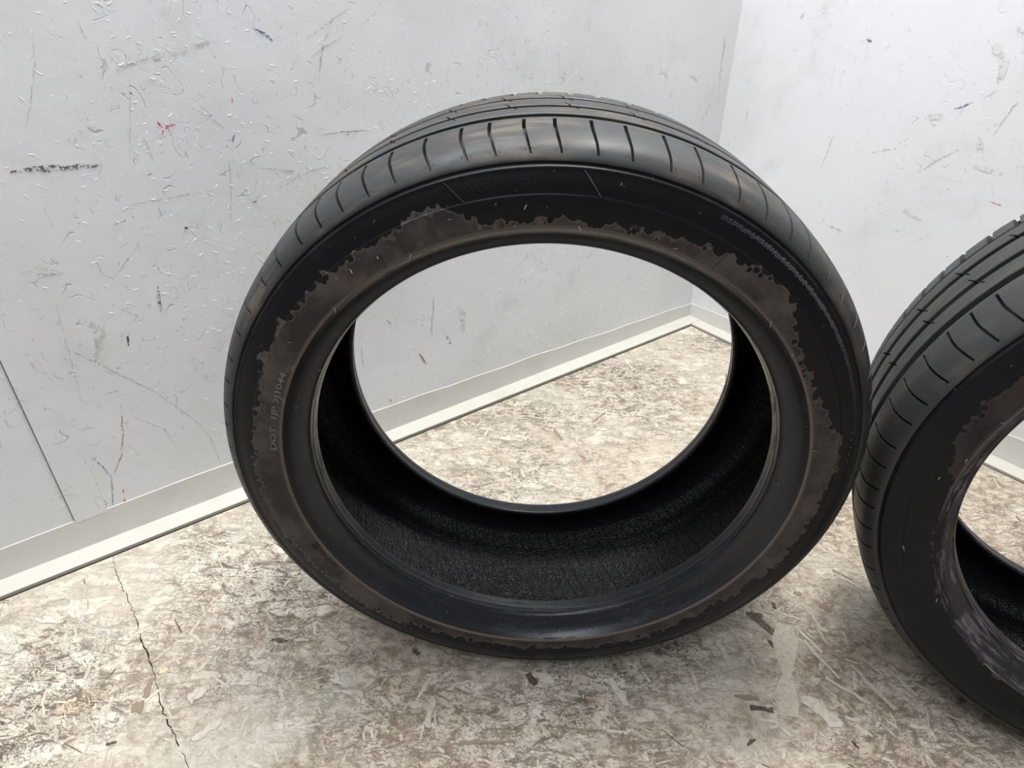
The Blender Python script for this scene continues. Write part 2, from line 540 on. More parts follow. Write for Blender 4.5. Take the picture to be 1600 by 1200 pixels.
for a in (
    ('grey', [(20, 450), (57, 545), (110, 665), (168, 795)], 1.6), ('brown', [(16, 269), (60, 264), (110, 262), (160, 257)], 13), ('tan', [(100, 230), (125, 205), (150, 200)], 16),
    ('tan', [(178, 110), (225, 92), (292, 80)], 10), ('line', [(190, 106), (240, 88)], 3), ('grey', [(300, 70), (345, 66)], 7),
    ('blue', [(398, 45), (412, 52), (426, 64)], 5), ('grey', [(520, 30), (505, 70), (497, 126)], 3.5), ('line', [(487, 89), (510, 72), (535, 57)], 3.5),
    ('line', [(50, 58), (54, 100), (48, 160), (39, 205)], 1.6), ('line', [(120, 30), (135, 60)], 2), ('black', [(203, 145), (206, 148)], 4),
    ('red', [(246, 190), (252, 199), (262, 196)], 4), ('red', [(270, 191), (258, 202), (253, 211)], 4), ('red', [(262, 198), (275, 194)], 3),
    ('red', [(262, 201), (268, 212)], 3), ('red', [(362, 152), (363, 160)], 4), ('blue', [(367, 210), (363, 222)], 4),
    ('line', [(226, 217), (239, 252)], 1.8), ('rust', [(502, 212), (530, 206), (574, 204)], 2.2), ('line', [(195, 322), (260, 310), (340, 296)], 1.6),
    ('black', [(288, 356), (294, 357)], 5), ('line', [(360, 345), (361, 300), (358, 245)], 1.4), ('line', [(203, 120), (203, 250)], 1.2),
    ('line', [(176, 437), (225, 370)], 1.6), ('line', [(246, 322), (255, 343)], 2), ('brown', [(247, 448), (248, 470), (252, 490)], 7),
    ('black', [(198, 519), (201, 541)], 4), ('line', [(190, 518), (191, 536)], 1.5), ('brown', [(149, 528), (152, 545)], 6), ('tan', [(140, 505), (158, 520), (150, 560)], 22),
    ('line', [(100, 544), (150, 566), (205, 594), (245, 614)], 2.6), ('line', [(245, 614), (290, 646), (318, 668)], 2.0), ('line', [(318, 668), (332, 690), (345, 726)], 1.6),
    ('grey', [(165, 614), (190, 610)], 2), ('rust', [(189, 632), (192, 680), (190, 710), (178, 740)], 2.2), ('line', [(205, 650), (255, 670), (275, 695)], 1.5),
    ('blue', [(144, 714), (160, 728), (174, 746)], 2), ('blue', [(174, 746), (177, 792)], 2), ('red', [(193, 764), (192, 770)], 4), ('red', [(194, 778), (196, 786)], 4),
    ('brown', [(0, 438), (8, 446)], 9), ('line', [(58, 430), (92, 427)], 5), ('line', [(30, 430), (60, 418), (95, 425)], 1.3), ('grey', [(400, 262), (470, 270)], 3),
    ('line', [(435, 295), (470, 272), (520, 258)], 1.6), ('rust', [(396, 317), (402, 314)], 3), ('grey', [(440, 264), (460, 268)], 4),
    ('tan', [(716, 478), (722, 490), (724, 518)], 13), ('brown', [(697, 525), (702, 532), (706, 540)], 5), ('rust', [(655, 552), (666, 569)], 5),
    ('line', [(678, 465), (676, 500), (674, 528)], 2.2), ('black', [(660, 507), (662, 512)], 3), ('rust', [(604, 498), (612, 508)], 2),
    ('line', [(565, 540), (567, 575)], 2), ('rust', [(610, 623), (611, 628)], 3),
    ('grey', [(86, 470), (110, 560), (130, 640)], 1.8), ('grey', [(60, 555), (95, 640), (118, 690)], 2.0), ('line', [(88, 628), (98, 650)], 3),
    ('grey', [(270, 145), (285, 160), (330, 185), (357, 205)], 2.2), ('grey', [(220, 120), (280, 145)], 2), ('line', [(480, 60), (520, 30), (545, 14)], 2.2),
    ('grey', [(1133, 60), (1128, 100), (1124, 140)], 2.5), ('line', [(590, 15), (560, 45)], 1.5), ('line', [(410, 480), (440, 505)], 1.2),
):
    mark(a[0], a[1], a[2], 'L')
for a in (
    ('blue', [(1354, 61), (1362, 65)], 6), ('red', [(1548, 315), (1565, 321)], 3.5), ('blue', [(1491, 170), (1505, 166), (1520, 159)], 3),
    ('grey', [(1434, 270), (1465, 250), (1498, 233)], 3), ('grey', [(1361, 239), (1382, 235), (1402, 232)], 3.5), ('line', [(1306, 205), (1296, 230), (1283, 262)], 1.3),
    ('line', [(1551, 212), (1570, 185), (1592, 156)], 2), ('smear', [(1528, 215), (1535, 238)], 14), ('smear', [(1520, 258), (1550, 268), (1570, 272)], 10),
    ('smear', [(1445, 184), (1475, 180)], 16), ('line', [(1453, 192), (1462, 196)], 2.5), ('smear', [(1410, 328), (1440, 345)], 8), ('line', [(1510, 350), (1520, 354)], 1.8),
    ('line', [(1508, 262), (1509, 270)], 2), ('grey', [(1250, 30), (1258, 18)], 3), ('grey', [(1290, 352), (1318, 362)], 4), ('grey', [(1395, 360), (1410, 360)], 3),
    ('smear', [(1545, 60), (1570, 95), (1560, 130)], 20), ('smear', [(1590, 40), (1600, 60)], 16), ('line', [(1168, 170), (1166, 190)], 2),
):
    mark(a[0], a[1], a[2], 'R')


def chips(P, name, n, umax, zmax, dens, parent, mat):
    """raised curled slivers of paint, too many to count"""
    v, f = [], []
    k = 0
    while k < n:
        u, z = random.uniform(0.02, umax), random.uniform(0.06, zmax)
        if random.random() > dens(u, z):
            continue
        k += 1
        L = random.uniform(0.0025, 0.010)
        w = random.uniform(0.0003, 0.0009)
        h = random.uniform(0.0002, 0.0006)
        ang = random.gauss(0.7, 0.9)
        cur = random.uniform(-2, 2)
        b = len(v)
        x = y = 0.0
        S_ = 4
        for i in range(S_ + 1):
            t = ang + cur * (i / S_ - 0.5)
            e = math.sin(math.pi * (i + 0.35) / (S_ + 0.7))
            c, s = math.cos(t), math.sin(t)
            for q, hh in ((w * e, 0), (0, h * e), (-w * e, 0)):
                v.append(P(u + x - s * q, OFF_WALL + 0.0001 - hh, z + y + c * q))
            x += c * L / S_
            y += s * L / S_
        for i in range(S_):
            for j in range(2):
                a0 = b + i * 3 + j
                f.append((a0, a0 + 1, a0 + 4, a0 + 3))
    o = link(name, mesh(name, v, f), mat, parent)
    o['kind'] = 'stuff'
    return o


blobs = [(random.uniform(0.1, 1.4), random.uniform(0.1, 0.9), random.uniform(0.05, 0.16)) for _ in range(16)]


def dens_l(u, z):
    d = 0.13
    for a, b, r in blobs:
        d += 0.8 * math.exp(-((u - a) ** 2 + (z - b) ** 2) / (r * r))
    return d * (0.25 + 0.75 * min(1, u / 0.45)) * (1 if u < 1.1 else 0.25)


M_CHIP = mat_plain('paint_chip', (0.80, 0.81, 0.83), 0.4)
chips(PL, 'paint_sliver', 3000, 1.7, 1.1, dens_l, wall_l, M_CHIP)
chips(PR, 'paint_sliver', 260, 0.9, 1.0, lambda u, z: 0.6, wall_r, M_CHIP)

# ------------------------------------------------------------------ strands of the chipboard


def strand_mesh(c, ang, L, W, h, lift=0.0, ragged=0.2):
    """one irregular flake with thickness; c is a floor point"""
    n = 5
    up_, lo_ = [], []
    for i in range(n + 1):
        x = (i / n - 0.5) * L
        t = 0.65 + 0.35 * math.sin(math.pi * (i + 0.5) / (n + 1))
        up_.append((x + random.uniform(-.1, .1) * L / n, W * 0.5 * t * random.uniform(1 - ragged * 2, 1 + ragged)))
        lo_.append((x + random.uniform(-.1, .1) * L / n, -W * 0.5 * t * random.uniform(1 - ragged * 2, 1 + ragged)))
    ca, sa = math.cos(ang), math.sin(ang)
    tilt = random.uniform(-0.4, 0.4) * h / L
    v = []
    for k in range(2):
        for x, y in up_ + lo_[::-1]:
            v.append((c[0] + ca * x - sa * y, c[1] + sa * x + ca * y, lift + (h + tilt * x if k == 0 else -0.0008)))
    m_ = 2 * (n + 1)
    f = [(i, i + 1, m_ - 2 - i, m_ - 1 - i) for i in range(n)]
    f = [q[::-1] for q in f]
    s = [(i, (i + 1) % m_, m_ + (i + 1) % m_, m_ + i) for i in range(m_)]
    return v, f, s


def mat_strand():
    k = NT('chipboard_strand')
    at = k.n('ShaderNodeAttribute', attribute_name='tone')
    o = k.obj()
    g = k.noise(o, 160, 4, 0.65)
    col = k.mix(k.ss(g, 0.42, 0.72, 0, 0.5), at.outputs['Color'], (0.30, 0.22, 0.15))
    nr = k.bump(g, 0.3, 0.001)
    return k.fin(col, 0.6, nr, 0.3)


M_STRAND = mat_strand()


def strands(n):
    V, Fc, tone = [], [], []
    for _ in range(n):
        s, t = random.uniform(0.02, 1.75), random.uniform(0.02, 1.75)
        p = room(s, t, 0)
        if p.y < 0.12 or abs(p.x) > 1.2 + 0 * p.y:
            continue
        L = random.choice((1, 1, 1, 2, 2.6)) * random.uniform(0.004, 0.012)
        W = random.uniform(0.0012, 0.0050)
        h = random.uniform(0.0001, 0.0005)
        q = random.random()
        if q >= 0.94:
            W *= 0.5
        ang_ = random.gauss(-0.75, 0.7)
        v, f, sd = strand_mesh(p, ang_, L, W, h)
        b = len(V)
        V += v
        if q < 0.94:
            c = random.uniform(0.80, 1.05)
            base = (0.575 * c, 0.525 * c, 0.435 * c)
        elif q < 0.97:
            c = random.uniform(0.7, 1.1)
            base = (0.47 * c, 0.37 * c, 0.26 * c)
        else:
            base = (0.13, 0.095, 0.065)
        for x in f:
            Fc.append(tuple(i + b for i in x))
            tone.append(base)
        for x in sd:
            Fc.append(tuple(i + b for i in x))
            tone.append((0.15, 0.105, 0.07))
    me = mesh('wood_strands', V, Fc)
    at = me.attributes.new('tone', 'FLOAT_COLOR', 'FACE')
    at.data.foreach_set('color', np.array([(*c, 1) for c in tone], 'f').ravel())
    o = link('wood_strands', me, M_STRAND, floor)
    o['kind'] = 'stuff'


strands(11000)


def single_strand(p0, p1, w, tone_c, h=0.0006, ragged=0.32):
    a, b = on_floor(*p0), on_floor(*p1)
    c = (a + b) / 2
    d = b - a
    v, f, sd = strand_mesh(c, math.atan2(d.y, d.x), d.length, w, h, 0, ragged)
    me = mesh('wood_strand', v, f + sd)
    at = me.attributes.new('tone', 'FLOAT_COLOR', 'FACE')
    cs = [(*tone_c, 1)] * len(f) + [(0.10, 0.07, 0.05, 1)] * len(sd)
    at.data.foreach_set('color', np.array(cs, 'f').ravel())
    return link('wood_strand', me, M_STRAND, floor)


DK, BR, CR, PA = (0.075, 0.058, 0.046), (0.27, 0.21, 0.155), (0.53, 0.48, 0.39), (0.60, 0.56, 0.475)
for p0, p1, w, c in (
    ((1172, 962), (1235, 1004), 0.012, DK), ((1165, 958), (1192, 962), 0.008, DK), ((1200, 1000), (1216, 1018), 0.006, DK),
    ((1172, 1106), (1208, 1110), 0.009, DK), ((1148, 1088), (1186, 1092), 0.006, BR), ((1226, 975), (1232, 1120), 0.030, CR),
    ((1254, 1092), (1316, 1134), 0.022, PA), ((1240, 978), (1285, 1020), 0.005, PA), ((1130, 1050), (1170, 1026), 0.010, CR),
    ((1105, 1074), (1160, 1078), 0.008, CR), ((952, 1058), (978, 1104), 0.012, PA), ((1168, 1165), (1180, 1155), 0.005, DK),
    ((1330, 1158), (1342, 1170), 0.004, DK), ((1056, 1055), (1060, 1064), 0.007, BR), ((1208, 942), (1212, 952), 0.007, DK),
    ((1280, 945), (1300, 955), 0.009, BR), ((1240, 925), (1252, 930), 0.008, BR), ((705, 1162), (805, 1158), 0.004, BR),
    ((825, 1052), (838, 1070), 0.010, DK), ((795, 1070), (818, 1082), 0.008, BR), ((675, 1088), (668, 1138), 0.010, CR),
    ((645, 1016), (655, 1022), 0.009, DK), ((425, 1000), (450, 1002), 0.007, DK), ((165, 1164), (182, 1160), 0.004, DK),
    ((215, 990), (228, 984), 0.008, (0.62, 0.52, 0.32)), ((250, 1052), (262, 1046), 0.008, (0.66, 0.56, 0.36)), ((225, 1102), (205, 1108), 0.016, BR),
    ((238, 1060), (228, 1090), 0.012, BR), ((1300, 890), (1330, 906), 0.004, BR), ((925, 660), (945, 645), 0.004, BR),
    ((865, 670), (878, 688), 0.005, BR), ((908, 712), (914, 718), 0.006, (0.30, 0.17, 0.11)), ((1255, 1000), (1310, 1060), 0.006, PA),
    ((1330, 1040), (1400, 1110), 0.007, CR), ((1290, 1060), (1360, 1100), 0.006, PA), ((1120, 1000), (1140, 1040), 0.009, PA),
    ((300, 1155), (345, 1130), 0.010, PA), ((295, 1095), (320, 1075), 0.016, PA), ((375, 1050), (400, 1062), 0.012, PA), ((500, 995), (540, 1015), 0.010, CR),
):
    single_strand(p0, p1, w, c)


# ------------------------------------------------------------------ tyre materials
def mat_rubber(name, base, dusty, seed, dust_amt, rough=(0.42, 0.62), spec=0.4):
    k = NT(name)
    r, th, y = k.cyl()
    cx = k.n('ShaderNodeCombineXYZ')
    k.l(k.math('MULTIPLY', th, 0.05), cx.inputs[0])
    k.l(k.math('MULTIPLY', y, 55), cx.inputs[1])
    k.l(k.math('MULTIPLY', r, 55), cx.inputs[2])
    st = k.noise(k.mapping(cx.outputs[0], (seed, 0, 0)), 1.6, 4, 0.6)
    o = k.obj()
    bl = k.noise(k.mapping(o, (seed, 2, 1)), 16, 4, 0.6)
    f = k.math('MULTIPLY', k.ss(st, 0.42, 0.68), k.ss(bl, 0.38, 0.66))
    col = k.mix(k.math('MULTIPLY', f, dust_amt), base, dusty)
    spk = k.ss(k.noise(o, 190, 3, 0.6), 0.66, 0.74)
    col = k.mix(k.math('MULTIPLY', spk, 0.4), col, tuple(c * 0.35 for c in base))
    nr = k.bump(k.noise(o, 260, 3, 0.6), 0.18, 0.0008)
    return k.fin(col, k.ss(bl, 0.3, 0.7, *rough), nr, spec)


def mat_sidewall(name, edge_pts, seed, dust, black=(0.0085, 0.0085, 0.0105), r_in=0.2492, fade=1.0):
    """black rubber with a ragged ring of dried mud; edge_pts = (angle, radius) of its outer edge"""
    k = NT(name)
    r, th, y = k.cyl()
    o = k.obj()
    fc = k.n('ShaderNodeFloatCurve')
    cv = fc.mapping.curves[0]
    pts = sorted((a + 180) / 360 for a, _ in edge_pts)
    srt = sorted(edge_pts)
    lo, hi = 0.240, 0.290
    data = [((a + 180) / 360, (q - lo) / (hi - lo)) for a, q in srt]
    avg = 0.5 * (data[0][1] + data[-1][1])
    data = [(0.0, avg)] + data + [(1.0, avg)]
    cv.points[0].location = data[0]
    cv.points[1].location = data[-1]
    for d in data[1:-1]:
        cv.points.new(*d)
    for p in cv.points:
        p.handle_type = 'VECTOR'
    fc.mapping.update()
    k.l(k.math('DIVIDE', k.math('ADD', th, 180), 360), fc.inputs['Value'])
    edge = k.math('MULTIPLY_ADD', fc.outputs[0], hi - lo, lo)
    j1 = k.math('SUBTRACT', k.noise(k.mapping(o, (seed, 0, 0)), 55, 4, 0.6), 0.5)
    j2 = k.math('SUBTRACT', k.voronoi(o, 150).outputs['Distance'], 0.35)
    edge = k.math('ADD', edge, k.math('ADD', k.math('MULTIPLY', j1, 0.022), k.math('MULTIPLY', j2, 0.011)))
    m_out = k.ss(k.math('SUBTRACT', edge, r), -0.0005, 0.0010)
    m_in = k.ss(r, r_in - 0.0012, r_in + 0.0006)
    pat = k.noise(k.mapping(o, (seed, 3, 0)), 18, 5, 0.65)
    body = k.ss(pat, 0.36, 0.66, 0.22, 0.85)
    rim = k.ss(r, r_in + 0.001, r_in + 0.006, 1.0, 0.0)          # heavier next to the rim ridge
    rim2 = k.ss(k.math('SUBTRACT', edge, r), 0.0, 0.006, 1.0, 0.0)
    amt = k.math('MULTIPLY', k.math('MULTIPLY', m_out, m_in), k.math('MAXIMUM', body, k.math('MULTIPLY', k.math('MAXIMUM', rim, rim2), 0.95)))
    amt = k.math('MULTIPLY', amt, fade)
    dcol = k.mix(k.ss(r, r_in + 0.0005, r_in + 0.0035, 0.8, 0.0), dust, tuple(min(1, c * f) for c, f in zip(dust, (1.5, 1.45, 1.35))))
    col = k.mix(amt, black, dcol)
    spk = k.ss(k.noise(o, 230, 2, 0.5), 0.735, 0.76)
    col = k.mix(k.math('MULTIPLY', spk, 0.5), col, (0.22, 0.20, 0.18))
    # scuffed grey film towards the shoulder
    film = k.math('MULTIPLY', k.ss(r, 0.285, 0.297), k.ss(pat, 0.45, 0.7))
    col = k.mix(k.math('MULTIPLY', film, 0.25), col, (0.06, 0.06, 0.06))
    rg = k.n('ShaderNodeMapRange')
    k.l(amt, rg.inputs[0])
    rg.inputs[3].default_value = 0.36
    rg.inputs[4].default_value = 0.85
    nr = k.bump(k.noise(o, 300, 3, 0.6), 0.15, 0.0006)
    return k.fin(col, rg.outputs[0], nr, 0.16)


def mat_bead(name, base, dust, seed, cover):
    k = NT(name)
    r, th, y = k.cyl()
    o = k.obj()
    cx = k.n('ShaderNodeCombineXYZ')
    k.l(k.math('MULTIPLY', th, 0.10), cx.inputs[0])
    k.l(k.math('MULTIPLY', y, 160), cx.inputs[1])
    k.l(k.math('MULTIPLY', r, 160), cx.inputs[2])
    st = k.noise(k.mapping(cx.outputs[0], (seed, 0, 0)), 1.5, 5, 0.65)
    bl = k.noise(k.mapping(o, (seed, 1, 2)), 26, 5, 0.7)
    m_ = k.math('MULTIPLY', k.ss(st, 0.46, 0.64), k.ss(bl, 0.42, 0.60))
    col = k.mix(k.math('MULTIPLY', m_, cover), base, dust)
    spk = k.ss(k.noise(o, 260, 2, 0.5), 0.735, 0.76)
    col = k.mix(k.math('MULTIPLY', spk, 0.7), col, (0.35, 0.33, 0.31))
    nr = k.bump(st, 0.08, 0.0012)
    nr = k.bump(k.noise(o, 320, 3), 0.12, 0.0006, nr)
    return k.fin(col, k.ss(m_, 0, 1, 0.30, 0.7), nr, 0.4)


def mat_liner():
    k = NT('inner_liner')
    r, th, y = k.cyl()
    o = k.obj()
    tex = k.voronoi(o, 520).outputs['Distance']
    nr = k.bump(tex, 0.9, 0.0012)
    bl = k.noise(o, 30, 4, 0.6)
    col = k.mix(k.ss(bl, 0.4, 0.7), (0.0085, 0.0085, 0.0100), (0.0105, 0.0105, 0.0120))
    spk = k.ss(k.noise(o, 240, 2, 0.5), 0.745, 0.765)
    col = k.mix(k.math('MULTIPLY', spk, 0.6), col, (0.25, 0.25, 0.25))
    return k.fin(col, 0.30, nr, 0.5)


JAG1 = [(107.8, .2764), (113.4, .2755), (120.4, .269), (125.9, .2727), (129.7, .2726), (139.1, .2715), (145.2, .274), (150.8, .2751), (156.8, .273),
        (164.3, .2707), (172.6, .2749), (-179.1, .2765), (-168.4, .2794), (-158.6, .2776), (-149.5, .2749), (-135.5, .274), (-113.1, .262), (-87.5, .2613),
        (-62.8, .2661), (-44.4, .2614), (-25.8, .2696), (-10.9, .2711), (0, .2715), (11.2, .2758), (18.2, .2626), (23.7, .2535), (33.4, .2547), (39.3, .260),
        (45.3, .2723), (52.7, .2704), (60.3, .265), (66, .2615), (71.6, .2585), (80.1, .2535), (90.7, .2525), (97, .2535), (101.2, .2565), (104.5, .260)]
M_SIDE1 = mat_sidewall('sidewall_muddy', JAG1, 0.0, (0.112, 0.093, 0.083))
JAG2 = [(-170, .246), (176, .2475), (172, .258), (167, .2685), (160, .2685), (154, .268), (148, .266), (143, .258), (130, .252), (100, .251), (60, .252), (0, .249), (-60, .249), (-110, .246)]
M_SIDE2 = mat_sidewall('sidewall_black', JAG2, 3.0, (0.070, 0.053, 0.049), (0.0085, 0.0085, 0.0105), 0.2492, 0.8)
M_SIDEB = mat_sidewall('sidewall_back', [(a, 0.262) for a in range(-170, 175, 20)], 8.0, (0.07, 0.053, 0.043))
M_BEAD1 = mat_bead('bead_blue_black', (0.0165, 0.0175, 0.0215), (0.10, 0.092, 0.08), 0.0, 0.12)
M_BEAD2 = mat_bead('bead_dusty', (0.030, 0.026, 0.029), (0.19, 0.165, 0.175), 4.0, 1.0)
M_TREAD1 = mat_rubber('tread_dusty', (0.028, 0.0285, 0.029), (0.135, 0.112, 0.084), 0.0, 0.75)
M_TREAD2 = mat_rubber('tread_dark', (0.028, 0.0285, 0.029), (0.10, 0.095, 0.075), 5.0, 0.30)
M_GROOVE = mat_rubber('tread_groove', (0.028, 0.0285, 0.029), (0.06, 0.055, 0.048), 2.0, 0.3, (0.5, 0.7))
M_LINER = mat_liner()
M_RIDGE = NT('liner_ridge').fin((0.012, 0.012, 0.015), 0.34, None, 0.5)
M_LETTER = mat_plain('letter_rubber', (0.15, 0.135, 0.13), 0.5, 0.4)
M_LETTER2 = mat_plain('letter_rubber_muddy', (0.030, 0.022, 0.020), 0.7, 0.3)
M_NIB = mat_plain('nib_rubber', (0.22, 0.20, 0.185), 0.5, 0.5)
M_GLOSS = NT('glossy_rubber').fin((0.010, 0.010, 0.014), 0.22, None, 0.6)

# ------------------------------------------------------------------ tyre geometry (local: x right, y along the axis, z up, base at 0)


def cylp(a, r, deg):
    t = math.radians(deg)
    return (r * math.cos(t), a, R_OUT + r * math.sin(t))


TOP = [(-0.1057, .2985), (-0.1040, .3015), (-0.1005, .3055), (-0.0955, .3092), (-0.090, .3117), (-0.083, .3138), (-0.075, .3155), (-0.06, .3171), (-0.04, .3183), (-0.02, .3187), (0, .3189)]
TOP = TOP + [(-a, r) for a, r in TOP[-2::-1]]


def crown(a):
    return float(np.interp(a, [q[0] for q in TOP], [q[1] for q in TOP]))


def lathe(name, prof, mat, parent, seg=288, smooth=50, close=False):
    v, f = [], []
    n = len(prof)
    for i in range(seg):
        for a, r in prof:
            v.append(cylp(a, r, 360.0 * i / seg))
    for i in range(seg):
        j = (i + 1) % seg
        for k in range(n - 1 if not close else n):
            q = (k + 1) % n
            f.append((i * n + k, i * n + q, j * n + q, j * n + k))
    return link(name, mesh(name, v, f), mat, parent, smooth)


def ring(name, rows, slits, skew, mat, parent, depth=0.0065, taper=lambda a: 1.0):
    """ring swept round the tyre with slits cut in it; rows (a, r); slits (deg, a_lo, a_hi, half width m)"""
    cols = set()
    e = 0.03
    for t, lo, hi, hw in slits:
        w = math.degrees(hw / R_OUT)
        for q in (t - w, t - w + e, t + w - e, t + w):
            cols.add(round(q % 360, 4))
    cs = sorted(cols)
    full = []
    if not cs:
        full = list(np.arange(0, 360, 1.25))
    for i, c in enumerate(cs):
        nx = cs[(i + 1) % len(cs)] + (360 if i == len(cs) - 1 else 0)
        full.append(c)
        g = nx - c
        if g > 1.3:
            n = int(math.ceil(g / 1.25))
            full += [c + g * q / n for q in range(1, n)]
    rr = []
    for i, (a, r) in enumerate(rows):
        rr.append((a, r))
    v, f = [], []
    n = len(rr)
    deps = np.zeros((len(full), n))
    arr = np.array(full)
    for t, lo, hi, hw in slits:
        w = math.degrees(hw / R_OUT) - e * 0.6
        dd = np.abs((arr - t + 180) % 360 - 180)
        ci = np.where(dd <= w)[0]
        for k, (a, r) in enumerate(rr):
            if lo <= a <= hi:
                deps[ci, k] = depth
    ctr_ = [None] * len(full)
    for t, lo, hi, hw in slits:
        w = math.degrees(hw / R_OUT) + 0.001
        for i in np.where(np.abs((arr - t + 180) % 360 - 180) <= w)[0]:
            ctr_[i] = arr[i] - ((arr[i] - t + 180) % 360 - 180)
    for i, c in enumerate(full):
        for k, (a, r) in enumerate(rr):
            d = min(deps[i, k], max(0, r - (crown(a) - depth)))
            v.append(cylp(a, r - d, (ctr_[i] + (c - ctr_[i]) * taper(a) if ctr_[i] is not None else c) + skew(a)))
    m_ = len(full)
    for i in range(m_):
        j = (i + 1) % m_
        for k in range(n - 1):
            f.append((i * n + k, i * n + k + 1, j * n + k + 1, j * n + k))
    me = mesh(name, v, f)
    me.materials.append(mat)
    return link(name, me, mat, parent, 28)


def rib_rows(lo, hi, cuts=()):
    g = 0.0078
    a = [lo + 0.0009] + [q for q in np.linspace(lo + 0.0009, hi - 0.0009, 7)[1:-1]] + [hi - 0.0009]
    for c in cuts:
        a += [c - 0.00025, c + 0.00025]
    a = sorted(q for q in a if lo < q < hi)
    return [(lo, crown(lo) - g), (lo, crown(lo) - 0.0007)] + [(q, crown(q)) for q in a] + [(hi, crown(hi) - 0.0007), (hi, crown(hi) - g)]


def bent_text(name, body, size_r, deg0, deg1, r_mid, a_face, mat, parent, height=0.0007):
    """raised lettering running clockwise, tops outward, from deg0 down to deg1"""
    cu = bpy.data.curves.new(name, 'FONT')
    cu.body = body
    cu.extrude = 0.5
    cu.resolution_u = 3
    cu.offset = 0.012
    tmp = bpy.data.objects.new(name, cu)
    COL.objects.link(tmp)
    dg = bpy.context.evaluated_depsgraph_get()
    me = bpy.data.meshes.new_from_object(tmp.evaluated_get(dg))
    bpy.data.objects.remove(tmp)
    co = np.zeros(len(me.vertices) * 3)
    me.vertices.foreach_get('co', co)
    co = co.reshape(-1, 3)
    x0, x1 = co[:, 0].min(), co[:, 0].max()
    y0, y1 = co[:, 1].min(), co[:, 1].max()
    for v, c in zip(me.vertices, co):
        t = deg0 + (deg1 - deg0) * (c[0] - x0) / (x1 - x0)
        r = r_mid + size_r * ((c[1] - y0) / (y1 - y0) - 0.5)
        a = a_face(r) + (0.0006 if c[2] < 0 else -height)
        v.co = cylp(a, r, t)
    return link(name, me, mat, parent)


SIDE = [(-0.1050, .2976), (-0.1047, .2962), (-0.1060, .2953), (-0.1079, .2944), (-0.1085, .2934), (-0.1084, .2922), (-0.1098, .2885), (-0.1117, .2825), (-0.1127, .2764),
        (-0.1131, .2754), (-0.1136, .2748), (-0.1135, .2738), (-0.1138, .268), (-0.1137, .262), (-0.1134, .257), (-0.1137, .2535), (-0.1135, .2508), (-0.1124, .2490)]
BEAD = [(-0.1124, .2490), (-0.1100, .2474), (-0.1062, .2450), (-0.1022, .2415), (-0.0985, .2370), (-0.0962, .2330), (-0.0945, .2306), (-0.0922, .2290), (-0.0890, .2283),
        (-0.0860, .22785), (-0.0856, .2275), (-0.0852, .22785), (-0.0765, .2265), (-0.0748, .2267), (-0.0738, .2282)]
LIN = [(-0.0738, .2282), (-0.0742, .2320), (-0.0800, .2385), (-0.0905, .2490), (-0.0975, .2600), (-0.0995, .2710), (-0.0990, .2820), (-0.0965, .2925), (-0.0905, .2995), (-0.0810, .3026),
       (-0.0720, .3040), (-0.062, .3064), (-0.03, .3086), (0, .3092)]


def side_a(r):
    q = sorted(SIDE[2:], key=lambda z: z[1])
    return float(np.interp(r, [z[1] for z in q], [z[0] for z in q]))


def smooth_prof(p, n=3):
    """Catmull-Rom refinement of a profile"""
    out = []
    for i in range(len(p) - 1):
        p0, p1, p2, p3 = (np.array(p[max(0, i - 1)]), np.array(p[i]), np.array(p[i + 1]), np.array(p[min(len(p) - 1, i + 2)]))
        for k in range(n):
            t = k / n
            out.append(tuple(0.5 * (2 * p1 + (p2 - p0) * t + (2 * p0 - 5 * p1 + 4 * p2 - p3) * t * t + (3 * p1 - p0 - 3 * p2 + p3) * t ** 3)))
    out.append(p[-1])
    return out


def nib_mesh():
    v, f = [], []
    for i, (rad, h) in enumerate(((0.00045, 0), (0.00035, 0.003), (0.0002, 0.0052))):
        for k in range(5):
            v.append((rad * math.cos(k * 1.2566), -h, rad * math.sin(k * 1.2566)))
    for i in range(2):
        for k in range(5):
            f.append((i * 5 + k, i * 5 + (k + 1) % 5, i * 5 + 5 + (k + 1) % 5, i * 5 + 5 + k))
    f.append((10, 11, 12, 13, 14))
    return mesh('rubber_nib', v, f)


NIB = nib_mesh()
NIB.materials.append(M_NIB)


def ridge_line(parent, deg0, r0, deg1, r1, w=0.0005, h=0.0005, mat=None, name='mould_line'):
    v, f = [], []
    n = 8
    for i in range(n + 1):
        t = i / n
        dg, r = deg0 + (deg1 - deg0) * t, r0 + (r1 - r0) * t
        a = side_a(r)
        du = math.degrees(w / r)
        # across direction: mix of angular and radial
        ax_, ay_ = (deg1 - deg0) * math.pi / 180 * r, (r1 - r0)
        L = math.hypot(ax_, ay_) + 1e-9
        na, nr_ = -ay_ / L, ax_ / L
        v += [cylp(a + 0.0003, r + nr_ * w, dg + na * du), cylp(a - h, r, dg), cylp(a + 0.0003, r - nr_ * w, dg - na * du)]
    for i in range(n):
        for j in range(2):
            b = i * 3 + j
            f.append((b, b + 1, b + 4, b + 3))
    return link(name, mesh(name, v, f), mat or M_GLOSS, parent)


def dots(parent, name, lst, size, h, mat):
    v, f = [], []
    for dg, r in lst:
        a = side_a(r)
        b = len(v)
        du = math.degrees(size / r)
        v += [cylp(a + 0.0002, r - size, dg), cylp(a + 0.0002, r, dg + du), cylp(a + 0.0002, r + size, dg), cylp(a + 0.0002, r, dg - du), cylp(a - h, r, dg)]
        f += [(b, b + 1, b + 4), (b + 1, b + 2, b + 4), (b + 2, b + 3, b + 4), (b + 3, b, b + 4)]
    o = link(name, mesh(name, v, f), mat, parent)
    o['kind'] = 'stuff'
    return o


